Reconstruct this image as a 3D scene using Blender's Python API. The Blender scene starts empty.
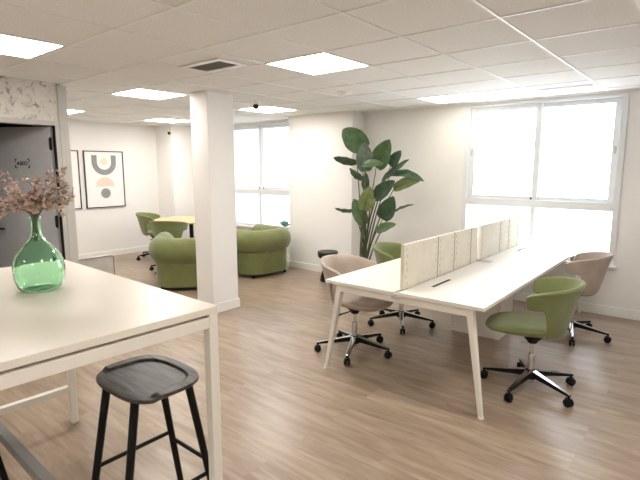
import bpy, bmesh, math, random
from mathutils import Vector, Matrix
R = math.radians
random.seed(7)
scene = bpy.context.scene
col = scene.collection

# ------------------------------------------------------------------ materials
def new_mat(name):
    m = bpy.data.materials.new(name); m.use_nodes = True
    nt = m.node_tree
    return m, nt, nt.nodes['Principled BSDF']

def plain(name, rgb, rough=.5, metal=0, spec=.5, var=.04, scale=12, bump=0, bscale=60, coat=0, sheen=0):
    """a simple procedural surface: base colour with a slight noise variation and optional fine bump"""
    m, nt, b = new_mat(name)
    tc = nt.nodes.new('ShaderNodeTexCoord')
    n = nt.nodes.new('ShaderNodeTexNoise'); n.inputs['Scale'].default_value = scale; n.inputs['Detail'].default_value = 3
    nt.links.new(tc.outputs['Object'], n.inputs['Vector'])
    r = nt.nodes.new('ShaderNodeValToRGB')
    r.color_ramp.elements[0].position = .3; r.color_ramp.elements[1].position = .7
    r.color_ramp.elements[0].color = tuple(c * (1 - var) for c in rgb) + (1,)
    r.color_ramp.elements[1].color = tuple(min(1, c * (1 + var)) for c in rgb) + (1,)
    nt.links.new(n.outputs['Fac'], r.inputs['Fac']); nt.links.new(r.outputs['Color'], b.inputs['Base Color'])
    b.inputs['Roughness'].default_value = rough; b.inputs['Metallic'].default_value = metal
    b.inputs['Specular IOR Level'].default_value = spec
    b.inputs['Coat Weight'].default_value = coat; b.inputs['Sheen Weight'].default_value = sheen
    if bump:
        n2 = nt.nodes.new('ShaderNodeTexNoise'); n2.inputs['Scale'].default_value = bscale; n2.inputs['Detail'].default_value = 4
        nt.links.new(tc.outputs['Object'], n2.inputs['Vector'])
        bp = nt.nodes.new('ShaderNodeBump'); bp.inputs['Strength'].default_value = bump; bp.inputs['Distance'].default_value = .004
        nt.links.new(n2.outputs['Fac'], bp.inputs['Height']); nt.links.new(bp.outputs['Normal'], b.inputs['Normal'])
    return m

def emitter(name, rgb, strength):
    m, nt, b = new_mat(name)
    b.inputs['Base Color'].default_value = (.8, .8, .8, 1)
    b.inputs['Emission Color'].default_value = rgb + (1,)
    b.inputs['Emission Strength'].default_value = strength
    b.inputs['Roughness'].default_value = .4
    return m

def floor_mat():
    m, nt, b = new_mat('oak_laminate')
    N = nt.nodes.new; L = nt.links.new
    tc = N('ShaderNodeTexCoord')
    br = N('ShaderNodeTexBrick'); br.offset = .37; br.inputs['Scale'].default_value = 1
    br.inputs['Brick Width'].default_value = 1.3; br.inputs['Row Height'].default_value = .19
    br.inputs['Mortar Size'].default_value = .0012; br.inputs['Mortar Smooth'].default_value = .3
    br.inputs['Color1'].default_value = (0, 0, 0, 1); br.inputs['Color2'].default_value = (1, 1, 1, 1)
    br.inputs['Mortar'].default_value = (.5, .5, .5, 1)
    L(tc.outputs['Object'], br.inputs['Vector'])
    mp = N('ShaderNodeMapping'); mp.inputs['Scale'].default_value = (1.1, 9, 1)
    L(tc.outputs['Object'], mp.inputs['Vector'])
    off = N('ShaderNodeVectorMath'); off.operation = 'MULTIPLY_ADD'
    L(br.outputs['Color'], off.inputs[0]); off.inputs[1].default_value = (7, 13, 3); L(mp.outputs['Vector'], off.inputs[2])
    g = N('ShaderNodeTexNoise'); g.inputs['Scale'].default_value = 2.2; g.inputs['Detail'].default_value = 7; g.inputs['Roughness'].default_value = .62; g.inputs['Distortion'].default_value = .5
    L(off.outputs[0], g.inputs['Vector'])
    ramp = N('ShaderNodeValToRGB')
    e = ramp.color_ramp.elements
    e[0].position = .28; e[0].color = FLOOR_DARK + (1,)
    e[1].position = .72; e[1].color = FLOOR_LIGHT + (1,)
    mid = e.new(.5); mid.color = FLOOR_MID + (1,)
    L(g.outputs['Fac'], ramp.inputs['Fac'])
    tone = N('ShaderNodeMix'); tone.data_type = 'RGBA'; tone.blend_type = 'MULTIPLY'
    tr = N('ShaderNodeValToRGB'); tr.color_ramp.elements[0].color = (.86, .85, .84, 1); tr.color_ramp.elements[1].color = (1.0, 1.0, 1.0, 1)
    L(br.outputs['Color'], tr.inputs['Fac'])
    tone.inputs['Factor'].default_value = 1
    L(ramp.outputs['Color'], tone.inputs['A']); L(tr.outputs['Color'], tone.inputs['B'])
    gap = N('ShaderNodeMix'); gap.data_type = 'RGBA'
    L(br.outputs['Fac'], gap.inputs['Factor']); L(tone.outputs['Result'], gap.inputs['A']); gap.inputs['B'].default_value = (.28, .2, .14, 1)
    L(gap.outputs['Result'], b.inputs['Base Color'])
    b.inputs['Roughness'].default_value = .3
    b.inputs['Specular IOR Level'].default_value = .5
    bp = N('ShaderNodeBump'); bp.inputs['Strength'].default_value = .06; bp.inputs['Distance'].default_value = .002
    L(g.outputs['Fac'], bp.inputs['Height']); L(bp.outputs['Normal'], b.inputs['Normal'])
    return m

def tile_mat():
    m, nt, b = new_mat('mineral_fibre_tile')
    N = nt.nodes.new; L = nt.links.new
    tc = N('ShaderNodeTexCoord')
    n = N('ShaderNodeTexNoise'); n.inputs['Scale'].default_value = 95; n.inputs['Detail'].default_value = 4
    L(tc.outputs['Object'], n.inputs['Vector'])
    r = N('ShaderNodeValToRGB'); r.color_ramp.elements[0].position = .36; r.color_ramp.elements[1].position = .58
    r.color_ramp.elements[0].color = (.78, .77, .75, 1); r.color_ramp.elements[1].color = (.86, .855, .84, 1)
    L(n.outputs['Fac'], r.inputs['Fac']); L(r.outputs['Color'], b.inputs['Base Color'])
    b.inputs['Roughness'].default_value = .95; b.inputs['Specular IOR Level'].default_value = .15
    bp = N('ShaderNodeBump'); bp.inputs['Strength'].default_value = .15; bp.inputs['Distance'].default_value = .002
    L(n.outputs['Fac'], bp.inputs['Height']); L(bp.outputs['Normal'], b.inputs['Normal'])
    return m

def wallpaper_mat():
    m, nt, b = new_mat('floral_wallpaper')
    N = nt.nodes.new; L = nt.links.new
    tc = N('ShaderNodeTexCoord')
    n = N('ShaderNodeTexNoise'); n.inputs['Scale'].default_value = 13; n.inputs['Detail'].default_value = 6; n.inputs['Distortion'].default_value = 1.2
    L(tc.outputs['Object'], n.inputs['Vector'])
    r = N('ShaderNodeValToRGB'); e = r.color_ramp.elements
    e[0].position = .33; e[0].color = (.27, .26, .25, 1)
    e[1].position = .45; e[1].color = (.64, .61, .56, 1)
    k = e.new(.39); k.color = (.48, .455, .42, 1)
    k = e.new(.62); k.color = (.70, .67, .615, 1)
    L(n.outputs['Fac'], r.inputs['Fac']); L(r.outputs['Color'], b.inputs['Base Color'])
    b.inputs['Roughness'].default_value = .8
    return m

def wood_mat(name, dark, light, axis=0, rough=.4, scale=5, coat=0, spec=.5):
    m, nt, b = new_mat(name)
    N = nt.nodes.new; L = nt.links.new
    tc = N('ShaderNodeTexCoord'); mp = N('ShaderNodeMapping')
    s = [9, 9, 9]; s[axis] = 1; mp.inputs['Scale'].default_value = s
    L(tc.outputs['Object'], mp.inputs['Vector'])
    n = N('ShaderNodeTexNoise'); n.inputs['Scale'].default_value = scale; n.inputs['Detail'].default_value = 6; n.inputs['Distortion'].default_value = .8
    L(mp.outputs['Vector'], n.inputs['Vector'])
    r = N('ShaderNodeValToRGB'); r.color_ramp.elements[0].position = .35; r.color_ramp.elements[1].position = .68
    r.color_ramp.elements[0].color = dark + (1,); r.color_ramp.elements[1].color = light + (1,)
    L(n.outputs['Fac'], r.inputs['Fac']); L(r.outputs['Color'], b.inputs['Base Color'])
    b.inputs['Roughness'].default_value = rough; b.inputs['Coat Weight'].default_value = coat; b.inputs['Specular IOR Level'].default_value = spec
    return m

def fabric_mat(name, rgb, rough=.85, weave=350, sheen=.3):
    m = plain(name, rgb, rough, var=.09, scale=9, bump=.35, bscale=weave, spec=.3, sheen=sheen)
    return m

def screen_mat():
    """felted screen cloth: beige with rows of pale grey mottling beside each seam"""
    m, nt, b = new_mat('screen_felt')
    N = nt.nodes.new; L = nt.links.new
    tc = N('ShaderNodeTexCoord')
    n = N('ShaderNodeTexNoise'); n.inputs['Scale'].default_value = 9; n.inputs['Detail'].default_value = 5
    L(tc.outputs['Object'], n.inputs['Vector'])
    r = N('ShaderNodeValToRGB'); r.color_ramp.elements[0].position = .3; r.color_ramp.elements[1].position = .7
    r.color_ramp.elements[0].color = (.71, .66, .55, 1); r.color_ramp.elements[1].color = (.77, .72, .61, 1)
    L(n.outputs['Fac'], r.inputs['Fac']); L(r.outputs['Color'], b.inputs['Base Color'])
    b.inputs['Roughness'].default_value = .9; b.inputs['Sheen Weight'].default_value = .2
    n2 = N('ShaderNodeTexNoise'); n2.inputs['Scale'].default_value = 220
    L(tc.outputs['Object'], n2.inputs['Vector'])
    bp = N('ShaderNodeBump'); bp.inputs['Strength'].default_value = .3; bp.inputs['Distance'].default_value = .002
    L(n2.outputs['Fac'], bp.inputs['Height']); L(bp.outputs['Normal'], b.inputs['Normal'])
    return m

def leaf_mat(name, rgb, rgb2):
    m, nt, b = new_mat(name)
    N = nt.nodes.new; L = nt.links.new
    tc = N('ShaderNodeTexCoord')
    w = N('ShaderNodeTexNoise'); w.inputs['Scale'].default_value = 14; w.inputs['Detail'].default_value = 3
    L(tc.outputs['Object'], w.inputs['Vector'])
    r = N('ShaderNodeValToRGB'); r.color_ramp.elements[0].position = .35; r.color_ramp.elements[1].position = .65
    r.color_ramp.elements[0].color = rgb + (1,); r.color_ramp.elements[1].color = rgb2 + (1,)
    L(w.outputs['Fac'], r.inputs['Fac']); L(r.outputs['Color'], b.inputs['Base Color'])
    b.inputs['Roughness'].default_value = .45
    return m

def glass_mat(name, rgb, rough=0.02):
    m, nt, b = new_mat(name)
    b.inputs['Base Color'].default_value = rgb + (1,)
    b.inputs['Transmission Weight'].default_value = 1
    b.inputs['Roughness'].default_value = rough
    b.inputs['IOR'].default_value = 1.45
    n = nt.nodes.new('ShaderNodeTexNoise'); n.inputs['Scale'].default_value = 16
    tc = nt.nodes.new('ShaderNodeTexCoord'); nt.links.new(tc.outputs['Object'], n.inputs['Vector'])
    bp = nt.nodes.new('ShaderNodeBump'); bp.inputs['Strength'].default_value = .25; bp.inputs['Distance'].default_value = .01
    nt.links.new(n.outputs['Fac'], bp.inputs['Height']); nt.links.new(bp.outputs['Normal'], b.inputs['Normal'])
    return m

FLOOR_DARK = (.245, .175, .122); FLOOR_MID = (.355, .27, .198); FLOOR_LIGHT = (.46, .365, .283)
M = dict(
    floor=floor_mat(), tile=tile_mat(), wallpaper=wallpaper_mat(),
    wall=plain('wall_paint', (.86, .84, .815), .8, var=.012, scale=3, bump=.03, bscale=40, spec=.25),
    column=plain('column_paint', (.87, .85, .825), .75, var=.012, scale=3, bump=.03, bscale=40, spec=.25),
    trim=plain('white_trim', (.88, .86, .82), .45, var=.01),
    tbar=plain('white_tbar', (.86, .85, .82), .4, var=.01),
    frame=plain('window_aluminium', (.76, .775, .785), .4, var=.01),
    lampdim=emitter('lamp_diffuser_dim', (1.0, .93, .78), 2.6),
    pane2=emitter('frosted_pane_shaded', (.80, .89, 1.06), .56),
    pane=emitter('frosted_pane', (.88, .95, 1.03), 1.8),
    lamp=emitter('lamp_diffuser', (1.0, .955, .89), 9.0),
    greyframe=plain('grey_door_frame', (.50, .485, .455), .4, var=.03),
    door=plain('grey_door', (.46, .46, .475), .5, var=.04),
    dark=plain('dim_room_colour', (.09, .09, .10), .9, var=.05),
    black=plain('black_plastic', (.005, .005, .0055), .5, spec=.25, var=.1),
    blackmetal=plain('black_metal', (.007, .007, .008), .45, spec=.3, var=.1),
    alu=plain('polished_aluminium', (.55, .545, .54), .16, metal=1, var=.03),
    chrome=plain('chrome', (.75, .74, .73), .1, metal=1, var=.02),
    desk=plain('white_laminate', (.86, .825, .77), .3, var=.008, scale=4),
    tabletop=plain('cream_laminate', (.79, .735, .65), .32, var=.008, scale=4),
    deskmetal=plain('white_powder_coat', (.83, .79, .72), .4, var=.01),
    tablemetal=plain('cream_powder_coat', (.80, .76, .69), .4, var=.015),
    screen=screen_mat(),
    green=fabric_mat('green_wool', (.175, .20, .077)),
    sofagreen=fabric_mat('green_upholstery', (.165, .185, .066), weave=260),
    pink=fabric_mat('dusty_beige_wool', (.42, .34, .285)),
    greyfab=fabric_mat('grey_upholstery', (.49, .46, .425)),
    piping=plain('dark_piping', (.13, .12, .11), .8),
    stool=wood_mat('black_stained_ash', (.010, .009, .010), (.105, .092, .094), axis=0, rough=.4, scale=5, coat=0),
    stoolleg=wood_mat('black_stained_legs', (.004, .004, .004), (.009, .0085, .0085), axis=2, rough=.5, spec=.2),
    oak=wood_mat('light_oak', (.62, .43, .22), (.78, .58, .33), axis=0, rough=.4, scale=3),
    glass=glass_mat('green_bottle_glass', (.66, .94, .74)),
    paper=plain('art_paper', (.86, .84, .82), .6, var=.006),
    artgrey=plain('grey_ink', (.27, .27, .285), .7, var=.12, scale=40),
    artpink=plain('pink_ink', (.80, .62, .53), .7, var=.06, scale=40),
    artbeige=plain('beige_ink', (.80, .70, .55), .7, var=.06, scale=40),
    artframe=plain('dark_frame', (.045, .043, .042), .45),
    pot=plain('pot_ceramic', (.05, .05, .05), .5),
    soil=plain('soil', (.05, .035, .025), .95, var=.3, scale=60, bump=.6),
    leafd=leaf_mat('leaf_dark', (.034, .075, .042), (.065, .122, .066)),
    leafm=leaf_mat('leaf_mid', (.065, .14, .055), (.11, .20, .08)),
    leafl=leaf_mat('leaf_light', (.18, .24, .08), (.26, .32, .12)),
    leafg=leaf_mat('leaf_greyed', (.10, .15, .11), (.15, .20, .15)),
    stalk=plain('leaf_stalk', (.085, .10, .05), .55, var=.2),
    dried=leaf_mat('dried_leaf_pink', (.56, .38, .325), (.72, .55, .48)),
    dried2=leaf_mat('dried_leaf_brown', (.38, .28, .21), (.60, .47, .38)),
    twig=plain('dried_twig', (.22, .14, .10), .8, var=.2),
    succ=leaf_mat('succulent_teal', (.13, .28, .22), (.22, .40, .32)),
    ventdark=plain('vent_dark', (.16, .155, .15), .6),
    lens=plain('lens_black', (.01, .008, .008), .15),
)

# ------------------------------------------------------------------ mesh helpers
def box(bm, c, s, mat=None):
    m = Matrix.Translation(Vector(c))
    if mat is not None: m = m @ mat
    v = bmesh.ops.create_cube(bm, size=1, matrix=m @ Matrix.Diagonal((s[0], s[1], s[2], 1)))
    return v['verts']

def bb(bm, x0, x1, y0, y1, z0, z1):
    return box(bm, ((x0 + x1) / 2, (y0 + y1) / 2, (z0 + z1) / 2), (x1 - x0, y1 - y0, z1 - z0))

def ring_frame(d):
    d = Vector(d).normalized()
    a = Vector((0, 0, 1)) if abs(d.z) < .95 else Vector((1, 0, 0))
    u = d.cross(a).normalized(); v = u.cross(d).normalized()
    return u, v

def sweep(bm, pts, radii, seg=12, caps=True, squash=None, up=None):
    """tube through pts; radii a number or list; squash = (ku, kv) factors on the section"""
    pts = [Vector(p) for p in pts]; n = len(pts)
    if not isinstance(radii, (list, tuple)): radii = [radii] * n
    ku, kv = squash or (1, 1)
    rings = []; pu = None
    for i, p in enumerate(pts):
        d = (pts[min(i + 1, n - 1)] - pts[max(i - 1, 0)]).normalized()
        if up is not None:
            u = d.cross(Vector(up)).normalized(); v = u.cross(d).normalized()
        elif pu is None:
            u, v = ring_frame(d)
        else:
            u = (pu - d * pu.dot(d)).normalized(); v = u.cross(d).normalized()
        pu = u
        rings.append([bm.verts.new(p + (u * math.cos(2 * math.pi * k / seg) * ku + v * math.sin(2 * math.pi * k / seg) * kv) * radii[i]) for k in range(seg)])
    for a, b in zip(rings, rings[1:]):
        for k in range(seg):
            bm.faces.new((a[k], a[(k + 1) % seg], b[(k + 1) % seg], b[k]))
    if caps:
        bm.faces.new(list(reversed(rings[0]))); bm.faces.new(rings[-1])

def tube(bm, p0, p1, r0, r1=None, seg=14):
    sweep(bm, [p0, p1], [r0, r0 if r1 is None else r1], seg)

def sqbar(bm, p0, p1, w, h, up=(0, 0, 1), w1=None, h1=None):
    """rectangular bar from p0 to p1, w across, h along up; may taper"""
    p0 = Vector(p0); p1 = Vector(p1); d = (p1 - p0).normalized()
    u = d.cross(Vector(up)).normalized(); v = u.cross(d).normalized()
    w1 = w if w1 is None else w1; h1 = h if h1 is None else h1
    a = [bm.verts.new(p0 + u * sx * w / 2 + v * sy * h / 2) for sx, sy in ((-1, -1), (1, -1), (1, 1), (-1, 1))]
    b = [bm.verts.new(p1 + u * sx * w1 / 2 + v * sy * h1 / 2) for sx, sy in ((-1, -1), (1, -1), (1, 1), (-1, 1))]
    fs = [bm.faces.new(list(reversed(a))), bm.faces.new(b)]
    for k in range(4):
        fs.append(bm.faces.new((a[k], a[(k + 1) % 4], b[(k + 1) % 4], b[k])))
    return fs

def lathe(bm, prof, seg=32, c=(0, 0, 0), sx=1, sy=1, closed=False):
    rings = []
    for r, z in prof:
        if r < 1e-5:
            rings.append([bm.verts.new((c[0], c[1], c[2] + z))])
        else:
            rings.append([bm.verts.new((c[0] + r * sx * math.cos(2 * math.pi * k / seg), c[1] + r * sy * math.sin(2 * math.pi * k / seg), c[2] + z)) for k in range(seg)])
    for a, b in zip(rings, rings[1:]):
        for k in range(seg):
            q = [a[k % len(a)], a[(k + 1) % len(a)], b[(k + 1) % len(b)], b[k % len(b)]]
            f = []
            for v in q:
                if v not in f: f.append(v)
            if len(f) >= 3: bm.faces.new(f)
    if not closed:
        if len(rings[0]) > 1: bm.faces.new(list(reversed(rings[0])))
        if len(rings[-1]) > 1: bm.faces.new(rings[-1])

def grid_faces(bm, rows, wrap=False):
    for a, b in zip(rows, rows[1:]):
        n = len(a)
        for k in range(n if wrap else n - 1):
            bm.faces.new((a[k], a[(k + 1) % n], b[(k + 1) % n], b[k]))

def superellipse(a, b, n, seg, t0=0):
    out = []
    for k in range(seg):
        t = 2 * math.pi * k / seg + t0
        c, s = math.cos(t), math.sin(t)
        out.append((a * math.copysign(abs(c) ** (2 / n), c), b * math.copysign(abs(s) ** (2 / n), s)))
    return out

def obj(name, bm, mat, parent=None, bevel=0, smooth=True, sub=0, solid=0, angle=40, fix=True):
    if fix: bmesh.ops.recalc_face_normals(bm, faces=bm.faces[:])
    me = bpy.data.meshes.new(name); bm.to_mesh(me); bm.free()
    for m in (mat if isinstance(mat, (list, tuple)) else [mat]): me.materials.append(m)
    if smooth:
        me.polygons.foreach_set('use_smooth', [True] * len(me.polygons))
        if not sub: me.set_sharp_from_angle(angle=R(angle))
    o = bpy.data.objects.new(name, me); col.objects.link(o)
    if parent: o.parent = parent
    if solid:
        s = o.modifiers.new('thickness', 'SOLIDIFY'); s.thickness = solid; s.offset = 0
    if bevel:
        b = o.modifiers.new('bevel', 'BEVEL'); b.width = bevel; b.segments = 2; b.limit_method = 'ANGLE'; b.angle_limit = R(40)
    if sub:
        s = o.modifiers.new('subsurf', 'SUBSURF'); s.levels = sub; s.render_levels = sub
    return o

def B(): return bmesh.new()

def tag(o, label=None, cat=None, group=None, kind=None):
    if label: o['label'] = label
    if cat: o['category'] = cat
    if group: o['group'] = group
    if kind: o['kind'] = kind
    return o

def thing(name, label, cat, loc=(0, 0, 0), rz=0, group=None):
    o = bpy.data.objects.new(name, None); col.objects.link(o)
    o.location = loc; o.rotation_euler = (0, 0, rz); o.empty_display_size = .1
    return tag(o, label, cat, group)

def struct(name, bm, mat, **k):
    o = obj(name, bm, mat, **k); o['kind'] = 'structure'; return o

def dup(root, loc, rz, label=None, group=None):
    kids = {}
    for o in list(col.objects):
        if o.parent: kids.setdefault(o.parent.name, []).append(o)
    def cp(o, parent):
        c = o.copy(); col.objects.link(c); c.parent = parent
        for ch in kids.get(o.name, []): cp(ch, c)
        return c
    r = cp(root, None)
    r.location = loc; r.rotation_euler = (0, 0, rz)
    if label: r['label'] = label
    if group: r['group'] = group
    return r

# ------------------------------------------------------------------ the room
XW, XE, YS, YN, H = -8.5, 1.9, -2.6, 5.95, 2.4       # picture wall, unseen east wall, unseen south wall, window wall, ceiling height
PX = -4.95                                           # face of the partition with the door
bm = B(); bb(bm, XW - .1, XE + .1, YS - .1, YN + .3, -.1, 0); struct('floor', bm, M['floor'], smooth=False)
bm = B(); bb(bm, XW - .1, XE + .1, YS - .1, YN + .3, H, H + .1); struct('ceiling', bm, M['tile'], smooth=False)

W1 = (-2.53, -.79, .56, 2.365)
W2 = (-7.15, -5.41, .56, 2.365)
bm = B()
T = .22
bb(bm, XW - .1, W2[0], YN, YN + T, 0, H); bb(bm, W2[1], W1[0], YN, YN + T, 0, H); bb(bm, W1[1], XE + .1, YN, YN + T, 0, H)
for w in (W1, W2):
    bb(bm, w[0], w[1], YN, YN + T, 0, w[2]); bb(bm, w[0], w[1], YN, YN + T, w[3], H)
struct('wall_north', bm, M['wall'], smooth=False)
bm = B(); bb(bm, XW - .1, XW, YS, YN, 0, H); struct('wall_west', bm, M['wall'], smooth=False)
bm = B(); bb(bm, XE, XE + .1, YS, YN, 0, H); struct('wall_east', bm, M['wall'], smooth=False)
bm = B(); bb(bm, XW, XE, YS - .1, YS, 0, H); struct('wall_south', bm, M['wall'], smooth=False)
# columns that stand against the walls, and the free one
bm = B(); bb(bm, -5.30, -4.07, 5.66, YN, 0, H); o = struct('pillar', bm, M['wall'], smooth=False)
bm = B(); bb(bm, XW, -7.96, 5.31, YN, 0, H); o = struct('pillar', bm, M['wall'], smooth=False)
PL = (-4.485, -4.19, 3.235, 3.59)
bm = B(); bb(bm, PL[0], PL[1], PL[2], PL[3], 0, H); o = struct('pillar', bm, M['column'], bevel=.006, smooth=False)

# baseboards
def skirt(name, runs):
    bm = B()
    for r in runs: bb(bm, *r)
    return struct(name, bm, M['trim'], bevel=.004, smooth=False)
h = .105; d = .014
skirt('baseboard_north', [(-7.96, -5.30, YN - d, YN, 0, h), (-4.07, XE, YN - d, YN, 0, h)])
skirt('baseboard_west', [(XW, XW + d, 2.2, 5.31, 0, h)])
skirt('baseboard_pillar', [(PL[0] - d, PL[1] + d, PL[2] - d, PL[3] + d, 0, h)])
skirt('baseboard_pillar', [(-5.30 - d, -4.07 + d, 5.66 - d, YN, 0, h)])
skirt('baseboard_pillar', [(XW, -7.96 + d, 5.31 - d, YN, 0, h)])
skirt('baseboard_east', [(XE - d, XE, YS, YN, 0, h)])

# ceiling grid of white T-bars
bm = B()
GX = [-3.39 + .6 * k for k in range(-9, 9)]; GY = [1.515 + .6 * k for k in range(-7, 8)]
bw = .0075
for x in GX:
    if XW < x < XE: bb(bm, x - bw, x + bw, YS, YN, H - .006, H)
for y in GY:
    if YS < y < YN: bb(bm, XW, XE, y - bw, y + bw, H - .005, H)
struct('trim_1', bm, M['tbar'], smooth=False)
bm = B()
bb(bm, -4.07, XE, YN - .022, YN, H - .022, H); bb(bm, -5.30, -4.07, 5.638, 5.66, H - .022, H); bb(bm, -7.96, -5.30, YN - .022, YN, H - .022, H)
bb(bm, XW, XW + .022, 2.2, 5.31, H - .022, H); bb(bm, XW, -7.96, 5.288, 5.31, H - .022, H)
struct('trim_2', bm, M['trim'], smooth=False)

# windows: outer frame, sliding sashes above the rail, fixed lights below, frosted panes
def window(name, w, glass):
    x0, x1, z0, z1 = w
    root = bpy.data.objects.new(name, None); col.objects.link(root); root.location = (x0, YN, z0); root['kind'] = 'structure'
    W = x1 - x0; Hh = z1 - z0; zr = 1.195 - z0; cx = W / 2
    bm = B(); fw = .06; y0, y1 = -.012, .09
    bb(bm, 0, fw, y0, y1, 0, Hh); bb(bm, W - fw, W, y0, y1, 0, Hh)
    bb(bm, fw, W - fw, y0, y1, Hh - .03, Hh); bb(bm, fw, W - fw, y0, y1, 0, .045)
    bb(bm, fw, W - fw, y0, y1, zr - .055, zr + .035)
    bb(bm, cx - .028, cx + .028, y0 + .004, y1, .045, zr - .055)
    obj('window_frame', bm, M['frame'], root, bevel=.004, smooth=False)
    for a, b, yy in ((fw, cx + .03, .018), (cx - .03, W - fw, .050)):
        bm = B(); s = .066
        za, zb = zr + .035, Hh - .03
        bb(bm, a, a + s, yy, yy + .03, za, zb); bb(bm, b - s, b, yy, yy + .03, za, zb)
        bb(bm, a + s, b - s, yy, yy + .03, za, za + s * .6); bb(bm, a + s, b - s, yy, yy + .03, zb - s * .8, zb)
        sash = obj('sash', bm, M['frame'], root, bevel=.004, smooth=False)
        bm = B(); bb(bm, a + s - .004, b - s + .004, yy + .012, yy + .018, za + s * .6 - .004, zb - s * .8 + .004)
        obj('pane', bm, glass, sash, smooth=False)
        bm = B(); hx = a + s / 2 if a < cx - .1 else b - s / 2
        bb(bm, hx - .010, hx + .010, yy - .012, yy, (za + zb) / 2 - .03, (za + zb) / 2 + .05)
        obj('sash_latch', bm, M['greyframe'], sash, bevel=.002, smooth=False)
        bm = B(); bb(bm, cx - .045 if a < cx - .1 else cx + .02, cx - .03 if a < cx - .1 else cx + .03, yy - .006, yy + .001, za + .005, za + .03)
        obj('sash_stop', bm, M['black'], sash, smooth=False)
    for a, b in ((fw, cx - .028), (cx + .028, W - fw)):
        bm = B(); bb(bm, a - .004, b + .004, .05, .056, .04, zr - .05)
        obj('pane', bm, glass, root, smooth=False)
    bm = B(); bb(bm, -.03, W + .03, -.055, -.013, -.03, .0)
    obj('window_sill', bm, M['trim'], root, bevel=.004, smooth=False)
    return root
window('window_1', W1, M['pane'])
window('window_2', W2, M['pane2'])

# ------------------------------------------------------------------ partition with the washroom door
DY0, DY1, DZ = 1.20, 2.018, 2.0
YP = 2.06
bm = B()
bb(bm, PX - .10, PX - .004, YS, DY0 - .05, 0, H)
bb(bm, PX - .10, PX - .004, DY0 - .05, YP, DZ + .045, H)
bb(bm, XW, PX - .10, YP - .02, YP + .06, 0, H)
struct('wall_partition', bm, M['greyframe'], smooth=False)
bm = B(); bb(bm, PX - .004, PX, YS, YP, DZ + .045, H); bb(bm, PX - .004, PX, YS, DY0 - .06, 0, DZ + .045)
struct('wall_covering', bm, M['wallpaper'], smooth=False)
bm = B(); bb(bm, PX - .10, PX + .012, YP, YP + .085, 0, H - .022); struct('trim_3', bm, M['greyframe'], bevel=.003, smooth=False)
bm = B()
bb(bm, PX - .10, PX + .008, DY1, YP, 0, DZ + .045); bb(bm, PX - .10, PX + .008, DY0 - .06, DY0, 0, DZ + .045)
bb(bm, PX - .10, PX + .008, DY0, DY1, DZ, DZ + .045)
struct('trim_4', bm, M['greyframe'], bevel=.003, smooth=False)
bm = B(); bb(bm, PX - .03, PX + .0085, DY1 - .012, DY1 - .0001, 0, DZ); struct('trim_5', bm, M['black'], smooth=False)
# washroom behind the door, its dimness put into the wall colour
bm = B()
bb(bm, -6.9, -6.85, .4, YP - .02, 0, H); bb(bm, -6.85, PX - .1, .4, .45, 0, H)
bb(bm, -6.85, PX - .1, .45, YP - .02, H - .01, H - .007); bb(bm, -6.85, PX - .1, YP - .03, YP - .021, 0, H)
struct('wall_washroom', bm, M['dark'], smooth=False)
# the door, standing ajar into the washroom
root = bpy.data.objects.new('door_1', None); col.objects.link(root); root['kind'] = 'structure'
root.location = (PX - .045, DY1 - .014, 0); ang = 61
root.rotation_euler = (0, 0, -R(90 + ang) + math.pi * 0)
# local +x runs along the leaf from hinge to free edge
dirv = Vector((-math.sin(R(ang)), -math.cos(R(ang)), 0))
root.rotation_euler = (0, 0, math.atan2(dirv.y, dirv.x))
bm = B(); bb(bm, .004, .755, -.02, .02, .012, DZ - .006)
leaf = obj('door_leaf', bm, M['door'], root, bevel=.003, smooth=False)
side = 1     # local +y faces the room
bm = B()
tube(bm, (.69, .02, 1.0), (.69, .065, 1.0), .011); tube(bm, (.69, .06, 1.0), (.57, .06, 1.0), .010); tube(bm, (.69, .02, 1.0), (.69, .028, 1.0), .026)
obj('door_handle', bm, M['black'], leaf)
for z in (.25, 1.08, 1.83):
    bm = B(); tube(bm, (.0, .024, z - .06), (.0, .024, z + .06), .011); bb(bm, .0, .02, .018, .024, z - .05, z + .05)
    obj('hinge', bm, M['black'], leaf)
bm = B(); bb(bm, .006, .753, .0195, .0205, .0, .0001)
bm.free()

def text_mesh(name, body, size, mat, parent, loc, rot, offset=0.0):
    cu = bpy.data.curves.new(name, 'FONT'); cu.body = body; cu.size = size; cu.align_x = 'CENTER'; cu.align_y = 'CENTER'; cu.extrude = .0008; cu.offset = offset
    t = bpy.data.objects.new(name, cu); col.objects.link(t)
    dg = bpy.context.evaluated_depsgraph_get(); dg.update()
    me = bpy.data.meshes.new_from_object(t.evaluated_get(dg)); me.name = name
    bpy.data.objects.remove(t); bpy.data.curves.remove(cu)
    me.materials.clear(); me.materials.append(mat)
    o = bpy.data.objects.new(name, me); col.objects.link(o); o.parent = parent; o.location = loc; o.rotation_euler = rot
    return o
SX, SZ = .335, 1.645
text_mesh('lettering', 'ASEO', .05, M['black'], leaf, (SX, .0212, SZ), (R(90), 0, R(180)), .0012)
bm = B()
for sx in (-1, 1):
    for sz in (-1, 1):
        x = SX + sx * .078; z = SZ + sz * .042
        bb(bm, x - .0045, x + .0045, .02, .0215, min(z, z - sz * .028), max(z, z - sz * .028))
        bb(bm, min(x, x - sx * .02), max(x, x - sx * .02), .02, .0215, z - .0045, z + .0045)
obj('sign_bracket', bm, M['black'], leaf, smooth=False)

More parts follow.
